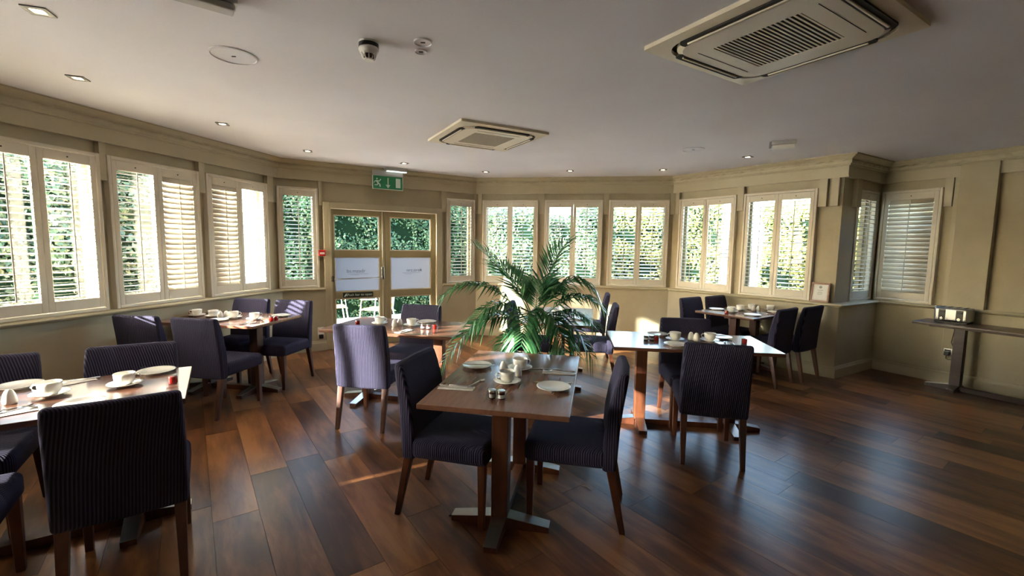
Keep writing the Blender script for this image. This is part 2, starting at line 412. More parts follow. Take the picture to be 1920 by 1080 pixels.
for c_, whole in spots:
    if whole: o = obj('plank', plank_mesh, floor)
    else:
        b = bmesh.new(); b.from_mesh(plank_mesh)
        M_ = Matrix.Translation((c_.x, c_.y, 0)) @ Matrix.Rotation(ANG, 4, 'Z')
        for k in range(8):
            if k in (6, 7): continue
            nrm = wout(k); pt = WL[k][0] + nrm * .05
            if k in (3, 4):      # outer corner of the nook: cut by one of the two walls only
                pts_ = [c_ + u * (a * PL_ / 2) + v2 * (b_ * PW / 2) for a in (-1, -.75, -.5, -.25, 0, .25, .5, .75, 1) for b_ in (-1, 1)]
                dd = [((p - WL[3][0]).dot(wout(3)), (p - WL[4][0]).dot(wout(4))) for p in pts_]
                if any((b_ < 0 < a) if k == 3 else (a < 0 < b_) for a, b_ in dd): continue
            inv = M_.inverted()
            bmesh.ops.bisect_plane(b, geom=b.verts[:] + b.edges[:] + b.faces[:], plane_co=inv @ Vector((pt.x, pt.y, 0)), plane_no=inv.to_3x3() @ Vector((nrm.x, nrm.y, 0)), clear_outer=True)
        if not b.faces: b.free(); continue
        me = bpy.data.meshes.new('plank'); b.to_mesh(me); b.free(); me.materials.append(MATS['floor_wood']); o = obj('plank', me, floor)
    o.location = (c_.x, c_.y, 0); o.rotation_euler = (0, 0, ANG)

# ------------------------------------------------------------------ windows and shutters
NS = 22
PITCH = None
slat_cache = {}
def slat_mesh(Lx):
    k = round(Lx, 3)
    if k not in slat_cache:
        mb = MB(); ring = [(.031 * math.cos(t), .0048 * math.sin(t)) for t in [2 * math.pi * j / 10 for j in range(10)]]
        mb.rings([[(x, a, b) for a, b in ring] for x in (-Lx / 2, Lx / 2)])
        slat_cache[k] = mb.mesh('slat', 'shutter_paint', True)
    return slat_cache[k]
def framebox(mb, x0, x1, z0, z1, wl, wr, wt, wb, y0, y1):
    mb.box(x0, x0 + wl, y0, y1, z0, z1); mb.box(x1 - wr, x1, y0, y1, z0, z1)
    mb.box(x0 + wl, x1 - wr, y0, y1, z1 - wt, z1); mb.box(x0 + wl, x1 - wr, y0, y1, z0, z0 + wb); return mb
for n_, (i, s0, s1, tilts, dy) in enumerate(SH):
    Wd = s1 - s0; hw = Wd / 2; Hh = ZT - ZB
    o = empty('plantation_shutter', wpt(i, (s0 + s1) / 2, dy, ZB), wang(i), LABEL[n_], 'shutter', 'plantation shutters around the room')
    framebox(MB(), -hw, hw, 0, Hh, .03, .03, .03, .03, 0, .075).build('frame', 'shutter_paint', o, bevel=.004, seg=1)
    np_ = len(tilts); pw = (Wd - .064) / np_
    for k, tl in enumerate(tilts):
        xc = -hw + .032 + pw * (k + .5); hp = pw / 2 - .0015
        pan = framebox(MB(), -hp, hp, .033, Hh - .033, .042, .042, .085, .09, .006, .034).build('panel', 'shutter_paint', o, bevel=.003, seg=1, loc=(xc, 0, 0))
        z0, z1 = .033 + .09, Hh - .033 - .085; pt = (z1 - z0) / NS; Lx = 2 * (hp - .042) - .004
        for q in range(NS):
            s_ = obj('slat', slat_mesh(Lx), pan); s_.location = (0, .020, z0 + pt * (q + .5)); jit = random.uniform(-1.5, 1.5)
            if tl > 40: jit = random.uniform(-4, 4)
            s_.rotation_euler = (R(tl + jit), 0, 0)
        rod = MB().box(-.005, .005, -.016, -.008, z0 + .02, z1 - .005).build('tilt_rod', 'shutter_paint', pan, bevel=.002, seg=1)
        MB().lathe([(.0001, -.001), (.006, -.001), (.006, .004), (.0001, .004)], 10).build('catch', 'dark_void', pan).matrix_local = Matrix.Translation((0, .007, Hh - .075)) @ Matrix.Rotation(R(90), 4, 'X')
    for hz in (.25, Hh - .25):
        MB().tube([(hw - .033, -.004, hz - .03), (hw - .033, -.004, hz + .03)], .004, 6).build('hinge', 'shutter_paint', o)
    # the glazed sash behind
    wd = empty('window_%d' % (n_ + 1), wpt(i, (s0 + s1) / 2, 0, ZB), wang(i), kind='structure')
    framebox(MB(), -hw + .025, hw - .025, .02, Hh - .02, .045, .045, .05, .055, .125 + dy, .175 + dy).build('window_frame', 'door_paint', wd)
    MB().box(-hw + .07, hw - .07, .148 + dy, .152 + dy, .075, Hh - .07).build('pane', 'window_glass', wd)

# ------------------------------------------------------------------ glazed double doors
dz = DOOR[2]
df = empty('trim_20', wpt(1, 0, 0, 0), wang(1), kind='structure')
g = MB(); g.box(DOOR[0], -.829, -.035, .12, 0, dz); g.box(.788, DOOR[1], -.035, .12, 0, dz); g.box(-.829, .788, -.035, .12, 2.035, dz)
g.build('door_frame', 'trim_paint', df, bevel=.006)
g = MB(); g.box(-.84, -.815, -.05, -.02, 0, 2.05); g.box(.775, .80, -.05, -.02, 0, 2.05); g.box(-.84, .80, -.05, -.02, 2.03, 2.05); g.build('stop_bead', 'trim_paint', df)
MB().box(-.83, .79, -.02, .30, -.01, .012).build('threshold', 'brushed_steel', df)
for k, (a, b, p0, p1) in enumerate(((-.826, -.038, -.767, -.119), (-.032, .785, .045, .705))):
    dr = empty('door_%d' % (k + 1), wpt(1, a if k == 0 else b, .0, 0), wang(1), kind='structure')
    o0 = a if k == 0 else b
    mb = MB(); mb.box(a - o0, p0 - o0, .03, .075, .012, 2.03); mb.box(p1 - o0, b - o0, .03, .075, .012, 2.03)
    for z0, z1 in ((.012, .12), (.728, .827), (1.34, 1.436), (1.948, 2.03)): mb.box(p0 - o0, p1 - o0, .03, .075, z0, z1)
    mb.build('leaf_frame', 'door_paint', dr, bevel=.004, seg=1)
    bd = MB()
    for z0, z1 in ((.12, .728), (.827, 1.34), (1.436, 1.948)): framebox(bd, p0 - o0, p1 - o0, z0, z1, .014, .014, .014, .014, .04, .05)
    bd.build('glazing_bead', 'shutter_paint', dr)
    MB().box(p0 - o0, p1 - o0, .055, .06, .12, .728).build('pane', 'window_glass', dr)
    fp = MB().box(p0 - o0, p1 - o0, .055, .06, .827, 1.34).build('frosted_pane', 'frosted_glass', dr)
    MB().box(p0 - o0, p1 - o0, .055, .06, 1.436, 1.948).build('pane', 'window_glass', dr)
    cx = (p0 + p1) / 2 - o0
    text_mesh('bs.mzadr' if k == 0 else 'nrz.orek', .075, 'print_grey', 'lettering', fp, (cx + (-.02 if k == 0 else .06), .0535, 1.13), (R(90), 0, 0))
    MB().box(cx - .13, cx + .16, .0535, .0545, 1.085, 1.089).build('underline', 'print_grey', fp)
    MB().box(cx - .1, cx + .02, .0535, .0545, 1.07, 1.073).build('underline', 'print_grey', fp)
    if k == 0:
        pb = MB().tube([(.0, -.035, 1.02), (.74, -.035, 1.035)], .009, 10).build('push_bar', 'brushed_steel', dr, smooth=True)
        MB().box(-.012, .03, -.05, .03, .985, 1.07).build('bar_bracket', 'black_plastic', pb, bevel=.006)
        MB().box(.715, .755, -.05, .03, 1.0, 1.20).build('bar_bracket', 'steel', pb, bevel=.008)
        MB().tube([(.742, -.01, .02), (.742, -.01, 2.02)], .007, 8).build('bolt_rod', 'trim_paint', dr, smooth=True)
        sg = MB().box(.165, .60, .022, .03, .742, .815).build('push_sign', 'sign_black', dr)
        text_mesh('Push bar to open', .052, 'sign_white', 'lettering', sg, (.405, .0215, .778), (R(90), 0, 0))
        ic = MB(); ic.tube([(.185, .021, .755), (.20, .021, .778), (.215, .021, .798)], .009, 6); ic.tube([(.20, .021, .778), (.222, .021, .765)], .006, 6); ic.lathe([(.001, -.001), (.008, 0), (.001, .001)], 8, (.222, .0205, .806))
        ic.build('running_figure', 'sign_white', sg)
# fire call point, sockets
cp = empty('fire_call_point', wpt(1, -.945, -.035, 1.40), wang(1), 'small red fire alarm call point beside the glazed doors', 'alarm')
MB().box(-.043, .043, -.04, .03, -.043, .043).build('housing', 'red_plastic', cp, bevel=.006)
MB().box(-.03, .03, -.0415, -.0395, -.018, .010).build('glass_plate', 'white_plastic', cp)
sk = empty('wall_socket', wpt(1, -.985, -.03, .21), wang(1), 'black wall socket low on the wall left of the doors', 'socket')
MB().box(-.043, .043, -.012, 0, -.043, .13).build('plate', 'white_plastic', sk, bevel=.003)
MB().box(-.03, .03, -.05, -.012, -.03, .03).build('plug', 'black_plastic', sk, bevel=.006)

sk = empty('wall_outlet', wpt(0, 1.11, -.03, .36), wang(0), 'white outlet panel low on the left wall behind the table', 'socket')
MB().box(-.05, .05, -.012, 0, -.10, .10).build('plate', 'white_plastic', sk, bevel=.003)
for z_ in (-.05, .05): MB().box(-.022, .022, -.0135, -.011, z_ - .018, z_ + .018).build('insert', 'dark_void', sk)
# ------------------------------------------------------------------ ceiling fittings
K = (H - 1.54) / (2.62 - 1.54)
def downlight(x, y, rz, label):
    o = empty('downlight', (x * K, y * K, H), rz, label, 'downlight', 'recessed ceiling downlights')
    q = rrect(.10, .10, .004, 2); g = MB(); r0 = rrect(.10, .10, .004, 7); r1 = [(.036 * math.cos(math.atan2(b, a)), .036 * math.sin(math.atan2(b, a))) for a, b in r0]
    g.rings([[(a, b, 0) for a, b in r0], [(a, b, -.006) for a, b in r0], [(a, b, -.006) for a, b in r1], [(a, b, -.001) for a, b in r1]], cap=False)
    g.build('bezel', 'bezel_metal', o)
    MB().lathe([(.0001, -.0045), (.024, -.0045), (.034, -.001), (.0001, -.001)], 20).build('lamp', 'lamp_glow', o)
    s = bpy.data.lights.new('downlight_beam', 'SPOT'); s.energy = 4; s.color = (1, .80, .55); s.spot_size = R(95); s.spot_blend = .7; s.shadow_soft_size = .012
    so = bpy.data.objects.new('downlight_beam', s); C.objects.link(so); so.parent = o; so.location = (0, 0, -.02)
DL = [(-2.272, 2.221, 20, 'nearest square steel downlight at upper left of the ceiling'), (-2.937, 3.094, 20, 'second square downlight along the left wall'), (-2.69, 4.205, 20, 'third square downlight along the left wall'),
      (-2.438, 5.365, 20, 'downlight in the left back corner before the doors'), (-1.468, 6.071, 32, 'downlight just above the green exit sign'), (-.41, 6.665, -9, 'downlight over the leftmost back wall shutter'),
      (.806, 6.467, -9, 'downlight over the middle of the back wall'), (2.066, 6.269, -9, 'downlight over the right back corner'), (2.746, 5.332, -50, 'downlight over the far right corner table')]
for x, y, a, l in DL: downlight(x, y, R(a), l)

def cassette(x, y, rz, label, size=.95):
    o = empty('air_conditioner', (x, y, H), rz, label, 'air conditioner', 'ceiling cassette air conditioners')
    fr = rrect(size, size, .012, 6); inn = rrect(size * .86, size * .86, .13, 6)
    g = MB(); g.rings([[(a, b, 0) for a, b in fr], [(a, b, -.022) for a, b in fr], [(a, b, -.030) for a, b in inn], [(a, b, -.004) for a, b in inn]], cap=False); g.build('outer_frame', 'unit_plastic', o)
    MB().prism(rrect(size * .86, size * .86, .13, 6), -.012, -.002).build('dark_recess', 'dark_void', o)
    i1, i2 = rrect(size * .81, size * .81, .12, 6), rrect(size * .76, size * .76, .11, 6)
    pn = MB(); pn.rings([[(a, b, -.012) for a, b in i1], [(a, b, -.03) for a, b in i1], [(a, b, -.04) for a, b in i2]], cap=False)
    gs = .44; hole = rrect(gs, gs, .01, 6)
    pn.rings([[(a, b, -.04) for a, b in i2], [(a, b, -.04) for a, b in hole], [(a, b, -.02) for a, b in hole]], cap=False)
    pn.build('front_panel', 'unit_plastic', o)
    gr = MB().box(-gs / 2, gs / 2, -gs / 2, gs / 2, -.036, -.02).build('grille', 'dark_void', o)
    sm = MB().box(-gs / 2, gs / 2, -.0045, .0045, -.0385, -.0362).mesh('grille_slat', 'unit_plastic')
    for k in range(20): q = obj('grille_slat', sm, gr); q.location = (0, -gs / 2 + gs * (k + .5) / 20, 0)
    for k in range(4):
        M_ = Matrix.Rotation(R(90 * k), 4, 'Z'); e = size * .43
        sl = MB(); sl.prism([(a * .62 * size, b) for a, b in rrect(1, .07, .035, 5)], -.043, -.033)
        so = sl.build('air_outlet', 'dark_void', o); so.matrix_local = M_ @ Matrix.Translation((0, e - .03, .004))
        fo = MB().box(-.27 * size, .27 * size, -.006, .006, -.05, -.04).build('louvre_flap', 'unit_plastic', so, bevel=.003); fo.location = (0, .004, 0); 
    for k in (-1, 1):
        MB().box(-.25 * size, .25 * size, -.0015, .0015, -.0415, -.039).build('seam', 'dark_void', o, loc=(0, k * .315 * size, 0))
cassette(1.364, 2.422, R(31.6), 'large cream ceiling air conditioner with ribbed grille at upper right')
cassette(-.287, 4.65, R(29), 'smaller looking cream ceiling air conditioner in the middle of the ceiling', .93)

sd_ = empty('smoke_detector', (-.791 * K, 2.50 * K, H), 0, 'round white smoke detector with black band on the ceiling', 'smoke detector')
MB().lathe([(.0001, 0), (.052, 0), (.052, -.012), (.0001, -.012)], 28).build('base', 'white_plastic', sd_)
MB().lathe([(.0001, -.012), (.054, -.012), (.054, -.032), (.0001, -.032)], 28).build('band', 'black_plastic', sd_)
MB().lathe([(.0001, -.032), (.052, -.032), (.055, -.042), (.048, -.06), (.030, -.066), (.0001, -.066)], 28).build('body', 'white_plastic', sd_, smooth=True)
MB().lathe([(.0001, -.066), (.028, -.066), (.026, -.09), (.0001, -.09)], 20).build('chamber', 'dark_void', sd_)
for k in range(10):
    a = k * math.pi / 5; MB().tube([(.040 * math.cos(a), .040 * math.sin(a), -.062), (.034 * math.cos(a), .034 * math.sin(a), -.085), (.024 * math.cos(a), .024 * math.sin(a), -.094)], .0028, 5).build('guard_rib', 'white_plastic', sd_)
MB().lathe([(.0001, -.098), (.026, -.098), (.026, -.091), (.0001, -.091)], 20).build('cap', 'white_plastic', sd_)
def disc(x, y, r, label):
    o = empty('ceiling_speaker', (x * K, y * K, H), 0, label, 'speaker', 'flush round ceiling speakers')
    MB().lathe([(.0001, 0), (r, 0), (r, -.006), (r * .93, -.009), (r * .9, -.004), (.0001, -.004)], 36).build('cover', 'ceiling_paint', o, smooth=False)
    MB().box(-.012, .012, -.003, .003, -.008, -.004).build('badge', 'dark_void', o)
disc(-1.642, 2.698, .13, 'large round white ceiling disc near the left wall')
disc(-.496, 2.485, .05, 'small round white ceiling disc right of the smoke detector')
disc(-.53, 2.60, .035, 'tiny white ceiling disc beside the small round disc')
disc(1.964, 4.98, .12, 'round white ceiling disc at far right of the ceiling')
o = empty('ceiling_fitting', (-1.37 * K, 2.03 * K, H), R(38), 'clear plastic emergency light cut by the top edge', 'light')
MB().box(-.14, .14, -.05, .05, -.03, 0).build('base', 'grey_plastic', o, bevel=.006)
MB().box(-.13, .13, -.042, .042, -.06, -.03).build('diffuser', 'grey_plastic', o, bevel=.01)
o = empty('emergency_light', (2.70 * K, 4.56 * K, H), R(-28), 'small silver emergency light on the ceiling at right', 'light')
MB().box(-.11, .11, -.045, .045, -.035, 0).build('base', 'grey_plastic', o, bevel=.004)
MB().box(-.105, .105, -.04, .04, -.075, -.035).build('diffuser', 'white_plastic', o, bevel=.012)
MB().box(-.13, -.11, -.045, .045, -.07, 0).build('end_cap', 'steel', o, bevel=.004)
# exit sign hanging below the ceiling in front of the doors
ex = empty('exit_sign', (-1.80 * K, 6.45 * K, H), R(31.7), 'green hanging exit sign with running figure, down arrow and door', 'sign')
ex.location = (-1.83, 6.62, H)
MB().box(-.05, .26, -.075, .075, -.05, 0).build('lamp_box', 'grey_plastic', ex, bevel=.006)
MB().box(-.04, .25, -.068, -.02, -.062, -.05).build('tube', 'tube_glow', ex)
MB().box(-.235, .205, -.02, .02, -.125, -.05).build('bracket', 'grey_plastic', ex, bevel=.004)
pl = MB().box(-.235, .205, -.008, .008, -.315, -.125).build('sign_plate', 'sign_green', ex)
framebox(MB(), -.238, .208, -.318, -.123, .007, .007, .004, .007, -.011, .011).build('plate_edge', 'sign_white', ex)
a = MB(); a.tube([(-.015, -.0095, -.15), (-.015, -.0095, -.27)], .007, 6); a.prism([(-.05, 0), (.02, 0), (-.015, -.05)], -.001, .001)
am = Matrix.Translation((0, -.0095, -.25)) @ Matrix.Rotation(R(90), 4, 'X'); k0 = len(a.v) - 6
a.v[k0:] = [tuple(am @ Vector(p)) for p in a.v[k0:]]
a.build('arrow', 'sign_white', pl)
MB().box(.10, .17, -.0105, -.0085, -.285, -.15).build('door_symbol', 'sign_white', pl)
a = MB(); Y = -.0095
for pts, r_ in (([(-.185, Y, -.20), (-.155, Y, -.235)], .012), ([(-.16, Y, -.235), (-.135, Y, -.25), (-.13, Y, -.285)], .009), ([(-.155, Y, -.235), (-.175, Y, -.26), (-.21, Y, -.262)], .009),
                ([(-.18, Y, -.198), (-.14, Y, -.205), (-.12, Y, -.175)], .007), ([(-.185, Y, -.2), (-.212, Y, -.215), (-.215, Y, -.235)], .007)): a.tube(pts, r_, 6)
a.lathe([(.001, -.012), (.013, 0), (.001, .012)], 10, (-.175, Y, -.172)); a.build('running_figure', 'sign_white', pl)

# ------------------------------------------------------------------ tables
def table(name, x, y, ang, Lg, Wd, label, wood='table_wood', inset=None, foot=True):
    o = empty(name, (x, y, 0), ang, label, 'table', 'wooden dining tables')
    MB().box(-Lg / 2, Lg / 2, -Wd / 2, Wd / 2, .722, .75).build('tabletop', wood, o, bevel=.003, seg=1)
    MB().box(-Lg / 2 + .1, Lg / 2 - .1, -.04, .04, .69, .722).build('top_rail', 'leg_wood' if wood == 'table_wood' else wood, o)
    ins = inset if inset is not None else Lg / 2 - .27
    lw = 'leg_wood' if wood == 'table_wood' else wood
    for s in (-1, 1):
        MB().box(-.045, .045, -.045, .045, .05, .69).build('post', lw, o, bevel=.004, seg=1, loc=(s * ins, 0, 0))
        def footbar(name, a0, a1, b0, b1, along):
            # sloping-topped foot from the post outwards
            g = MB(); h0, h1 = .062, .030
            if along == 'y':
                vs = [(-.04, a0, 0), (.04, a0, 0), (.033, a1, 0), (-.033, a1, 0), (-.04, a0, h0), (.04, a0, h0), (.033, a1, h1), (-.033, a1, h1)]
            else:
                vs = [(a0, -.04, 0), (a0, .04, 0), (a1, .033, 0), (a1, -.033, 0), (a0, -.04, h0), (a0, .04, h0), (a1, .033, h1), (a1, -.033, h1)]
            g.add(vs, [(0, 3, 2, 1), (4, 5, 6, 7), (0, 1, 5, 4), (1, 2, 6, 5), (2, 3, 7, 6), (3, 0, 4, 7)])
            f = g.build('foot', lw, o, loc=(s * ins, 0, 0))
            p = MB(); t = .003
            vt = [(x_, y_, z_ + .0005) for x_, y_, z_ in vs[4:]] + [(x_, y_, z_ + t) for x_, y_, z_ in vs[4:]]
            p.add(vt, [(0, 3, 2, 1), (4, 5, 6, 7), (0, 1, 5, 4), (1, 2, 6, 5), (2, 3, 7, 6), (3, 0, 4, 7)]); p.build('foot_plate', 'foot_plate_metal', f)
        footbar('foot', .045, Wd * .36, 0, 0, 'y'); footbar('foot', -.045, -Wd * .36, 0, 0, 'y')
        footbar('foot', s * .045, s * .25, 0, 0, 'x')
    MB().box(-ins + .045, ins - .045, -.03, .03, .005, .052).build('stretcher', lw, o)
    return o
TB = {'A': (.014, 2.643, 79.1, 1.17, .76, 'two-seat dining table in the centre foreground, in front of the palm'),
      'B': (-2.352, 2.115, 33.5, 1.25, .70, 'dining table at the left edge with the two nearest black chairs'),
      'C': (-2.91, 4.545, -8.6, 1.10, .74, 'dining table pushed against the left wall under the shutters'),
      'D': (-1.057, 4.245, -12.9, 1.305, .75, 'reddish dining table in front of the glazed doors'),
      'E': (1.5025, 3.735, -7.3, 1.285, .69, 'dining table right of the centre table'),
      'F': (2.98, 5.60, 34, 1.02, .75, 'small dining table in the far right corner under the shutters'),
      'G': (.56, 5.08, 80, 1.28, .75, 'dining table half hidden behind the palm')}
for k, (x, y, a, l_, w_, lab) in TB.items(): table('dining_table', x, y, R(a), l_, w_, lab)
# ------------------------------------------------------------------ chairs
ch = empty('dining_chair')
MB().box(-.23, .23, -.2, .25, .355, .475).build('seat', 'chair_fabric', ch, bevel=.035, seg=4)
g = MB(); lev = [(.345, -.21, .075, .228), (.45, -.212, .082, .23), (.58, -.220, .080, .23), (.70, -.236, .074, .229), (.80, -.255, .066, .227), (.885, -.274, .05, .222)]
g.rings([[(-hx, yc - t / 2, z), (0, yc - t / 2 - .012, z), (hx, yc - t / 2, z), (hx, yc + t / 2, z), (0, yc + t / 2 - .012, z + .004 * 0), (-hx, yc + t / 2, z)] for z, yc, t, hx in lev])
g.build('backrest', 'chair_fabric', ch, bevel=.02, seg=4)
for sx in (-1, 1):
    for (y0, y1, w0, w1) in ((.215, .215, .044, .032), (-.215, -.292, .046, .030)):
        g = MB(); x0, x1 = sx * .195, sx * .197
        g.rings([[(x1 - w1 / 2, y1 - w1 / 2, 0), (x1 + w1 / 2, y1 - w1 / 2, 0), (x1 + w1 / 2, y1 + w1 / 2, 0), (x1 - w1 / 2, y1 + w1 / 2, 0)],
                 [(x0 - w0 / 2, y0 - w0 / 2, .37), (x0 + w0 / 2, y0 - w0 / 2, .37), (x0 + w0 / 2, y0 + w0 / 2, .37), (x0 - w0 / 2, y0 + w0 / 2, .37)]])
        g.build('leg', 'leg_wood', ch, bevel=.003, seg=1)
def chair(mx, my, fx, fy, label, first=[True]):
    """mx, my: middle of the top of the back; fx, fy: the way the sitter faces"""
    o = ch if first[0] else copy_tree(ch); first[0] = False
    f = Vector((fx, fy)).normalized()
    o.location = (mx + f.x * .274, my + f.y * .274, 0); o.rotation_euler = (0, 0, math.atan2(f.y, f.x) - math.pi / 2)
    tag(o, label, 'chair', 'ribbed dark fabric dining chairs'); return o
chair(-.571, 2.596, .965, -.25, 'dark ribbed chair on the left side of the centre table')
chair(.637, 2.455, -.977, .21, 'dark ribbed chair on the right side of the centre table')
chair(1.437, 3.02, .235, .97, 'dark chair with its back to us at the table right of centre')
chair(1.634, 4.13, -.12, -.99, 'chair facing us on the far side of the table right of centre')
chair(-1.237, 3.545, .145, .99, 'sun-striped chair with its back to us before the glazed doors')
chair(-.98, 4.80, -.2, -.98, 'chair facing us on the far side of the table before the doors')
chair(-2.72, 3.745, .17, .985, 'lavender-lit chair with its back to us, right of two at the left wall table')
chair(-3.30, 3.84, .14, .99, 'dark chair with its back to us, left of two at the left wall table')
chair(-3.02, 5.12, -.14, -.99, 'chair facing us nearer the wall on the far side of the left wall table')
chair(-2.49, 5.035, -.15, -.99, 'chair facing us with visible seat on the far side of the left wall table')
chair(-1.642, 1.782, -.57, .82, 'nearest black chair seen from behind at lower left')
chair(-2.15, 1.415, -.57, .82, 'black chair cut by the left edge, only seat and leg visible')
chair(-2.395, 2.755, .5, -.87, 'ribbed chair facing us behind the red jar on the nearest left table')
chair(-2.935, 2.41, .55, -.83, 'ribbed chair facing us at the left edge of the photograph')
chair(2.40, 5.93, .57, -.82, 'left of two dark chairs facing us at the corner table')
chair(2.845, 6.175, .57, -.82, 'right of two dark chairs facing us at the corner table')
chair(3.10, 4.93, -.58, .81, 'left of two dark chairs seen from behind at the corner table')
chair(3.55, 5.165, -.55, .835, 'right of two dark chairs seen from behind, next to the nook corner')
chair(1.20, 5.06, -.98, .17, 'lavender chair seen from the side, right of the palm, nearer one')
chair(1.36, 6.25, -.98, .17, 'lavender chair seen from the side, right of the palm, farther one')
chair(-.02, 5.15, .98, -.17, 'chair half hidden behind the palm on its left')

# side table along the nook wall
def wall_table():
    c_ = wpt(5, .30, 0, 0); d = WL[5][1]; Lg, Wd = 1.5, .44
    ctr = WL[5][0] + d * (.29 + Lg / 2) - wout(5) * (.065 + Wd / 2)
    return table('side_table', ctr.x, ctr.y, wang(5), Lg, Wd, 'long dark side table against the nook wall carrying the toaster', 'side_table_wood', Lg / 2 - .36)
sdt = wall_table()
# toaster
to = empty('toaster', wpt(5, .56, -.215, .7505), wang(5), 'chrome four-slot toaster on the dark side table', 'toaster')
MB().box(-.17, .17, -.13, .13, .015, .19).build('body', 'toaster_steel', to, bevel=.03, seg=4)
MB().box(-.16, .16, -.12, .12, 0, .016).build('base', 'black_plastic', to, bevel=.004)
for x in (-.085, .085):
    fp = MB().box(x - .035, x + .035, -.134, -.129, .03, .165).build('lever_panel', 'black_plastic', to, bevel=.002, seg=1)
    MB().box(x - .028, x + .028, -.155, -.134, .128, .148).build('lever', 'black_plastic', fp, bevel=.005)
    k_ = MB().lathe([(.0001, 0), (.02, 0), (.018, .02), (.0001, .02)], 18).build('dial', 'steel', to); k_.matrix_local = Matrix.Translation((x, -.134, .055)) @ Matrix.Rotation(R(90), 4, 'X')
    for b_ in (-1, 1): MB().box(x + b_ * .055 - .008, x + b_ * .055 + .008, -.134, -.13, .05, .066).build('button', 'grey_plastic', to, bevel=.002, seg=1)
for x in (-.115, -.04, .04, .115): MB().box(x - .014, x + .014, -.085, .085, .186, .1915).build('slot', 'dark_void', to)
MB().box(-.165, -.155, -.1, .1, .185, .2).build('top_rim', 'steel', to, bevel=.003)
to.scale = (.85, .85, .9)
sk = empty('double_socket', wpt(5, .53, -.031, .375), wang(5), 'chrome double wall socket with black plug under the side table', 'socket')
MB().box(-.075, .075, -.01, 0, -.045, .045).build('plate', 'steel', sk, bevel=.003)
for x in (-.037, .037): MB().box(x - .026, x + .026, -.0115, -.0095, -.032, .030).build('insert', 'black_plastic', sk)
MB().box(-.062, -.015, -.05, -.0115, -.034, .012).build('plug', 'black_plastic', sk, bevel=.006)
a, b = wpt(5, .493, -.06, .36), wpt(5, .53, -.075, .75)
cd = MB().tube([wpt(5, .493, -.075, .34), wpt(5, .493, -.085, .31), wpt(5, .51, -.08, .295), wpt(5, .56, -.06, .30), wpt(5, .585, -.055, .345), wpt(5, .56, -.058, .40), wpt(5, .52, -.058, .50), wpt(5, .535, -.058, .62), wpt(5, .54, -.055, .76), wpt(5, .54, -.10, .775), wpt(5, .53, -.16, .765)], .004, 6)
tag(cd.build('power_cable', 'black_plastic', smooth=True), 'thin black cable hanging from the toaster to the socket', 'cable')

# framed certificate on the sill
fc = empty('framed_certificate', wpt(3, 1.045, -.012, .904), wang(3), 'small wooden framed certificate leaning on the sill at the nook corner', 'picture frame')
fc.rotation_euler = (R(-9), 0, wang(3))
framebox(MB(), -.10, .10, 0, .24, .02, .02, .02, .02, -.012, .006).build('frame', 'picture_wood', fc, bevel=.003)
MB().box(-.082, .082, -.003, .004, .018, .222).build('mount', 'linen', fc)
MB().box(-.062, .062, -.0045, -.003, .038, .208).build('paper_sheet', 'paper', fc)
MB().lathe([(.0001, 0), (.016, 0), (.016, .001), (.0001, .001)], 14).build('crest', 'paper_print', fc).matrix_local = Matrix.Translation((0, -.0046, .185)) @ Matrix.Rotation(R(90), 4, 'X')
for z, h_ in ((.145, .03), (.125, .02), (.11, .03), (.095, .025)): MB().box(-h_, h_, -.0052, -.0045, z, z + .004).build('print_line', 'print_grey', fc)

# ------------------------------------------------------------------ table settings
TN = {'A': 'the centre table', 'B': 'the nearest left table', 'C': 'the left wall table', 'D': 'the table before the doors', 'E': 'the table right of centre', 'F': 'the corner table', 'G': 'the table behind the palm'}
TZ = .7505
# prototypes made once and copied
pc = empty('teacup')
MB().lathe([(.0001, .004), (.022, .004), (.024, 0), (.028, 0), (.030, .005), (.039, .012), (.0445, .026), (.0465, .045), (.0475, .063), (.0458, .063), (.0445, .045), (.042, .026), (.036, .014), (.0001, .010)], 28).build('bowl', 'porcelain', pc, smooth=True)
MB().tube([(.043, 0, .050), (.060, 0, .055), (.070, 0, .042), (.064, 0, .026), (.040, 0, .020)], .0042, 8).build('handle', 'porcelain', pc, smooth=True)
psau = MB().lathe([(.0001, .004), (.028, .004), (.030, 0), (.036, 0), (.038, .004), (.066, .012), (.078, .017), (.078, .0185), (.064, .0155), (.034, .008), (.0001, .0075)], 36).mesh('saucer', 'porcelain', True)
pplate = MB().lathe([(.0001, .003), (.050, .003), (.052, 0), (.060, 0), (.062, .004), (.088, .013), (.095, .015), (.095, .017), (.086, .016), (.060, .008), (.0001, .0065)], 40).mesh('side_plate', 'porcelain', True)
pshak = empty('salt_shaker')
MB().lathe([(.0001, 0), (.024, 0), (.027, .008), (.027, .022), (.022, .048), (.015, .064), (.007, .071), (.0001, .072)], 24).build('body', 'porcelain', pshak, smooth=True)
for x, y in ((.004, 0), (-.004, .003), (-.002, -.004)): MB().lathe([(.0001, .0712), (.0011, .0712), (.0011, .0722), (.0001, .0722)], 6, (x, y, 0)).build('hole', 'dark_void', pshak)
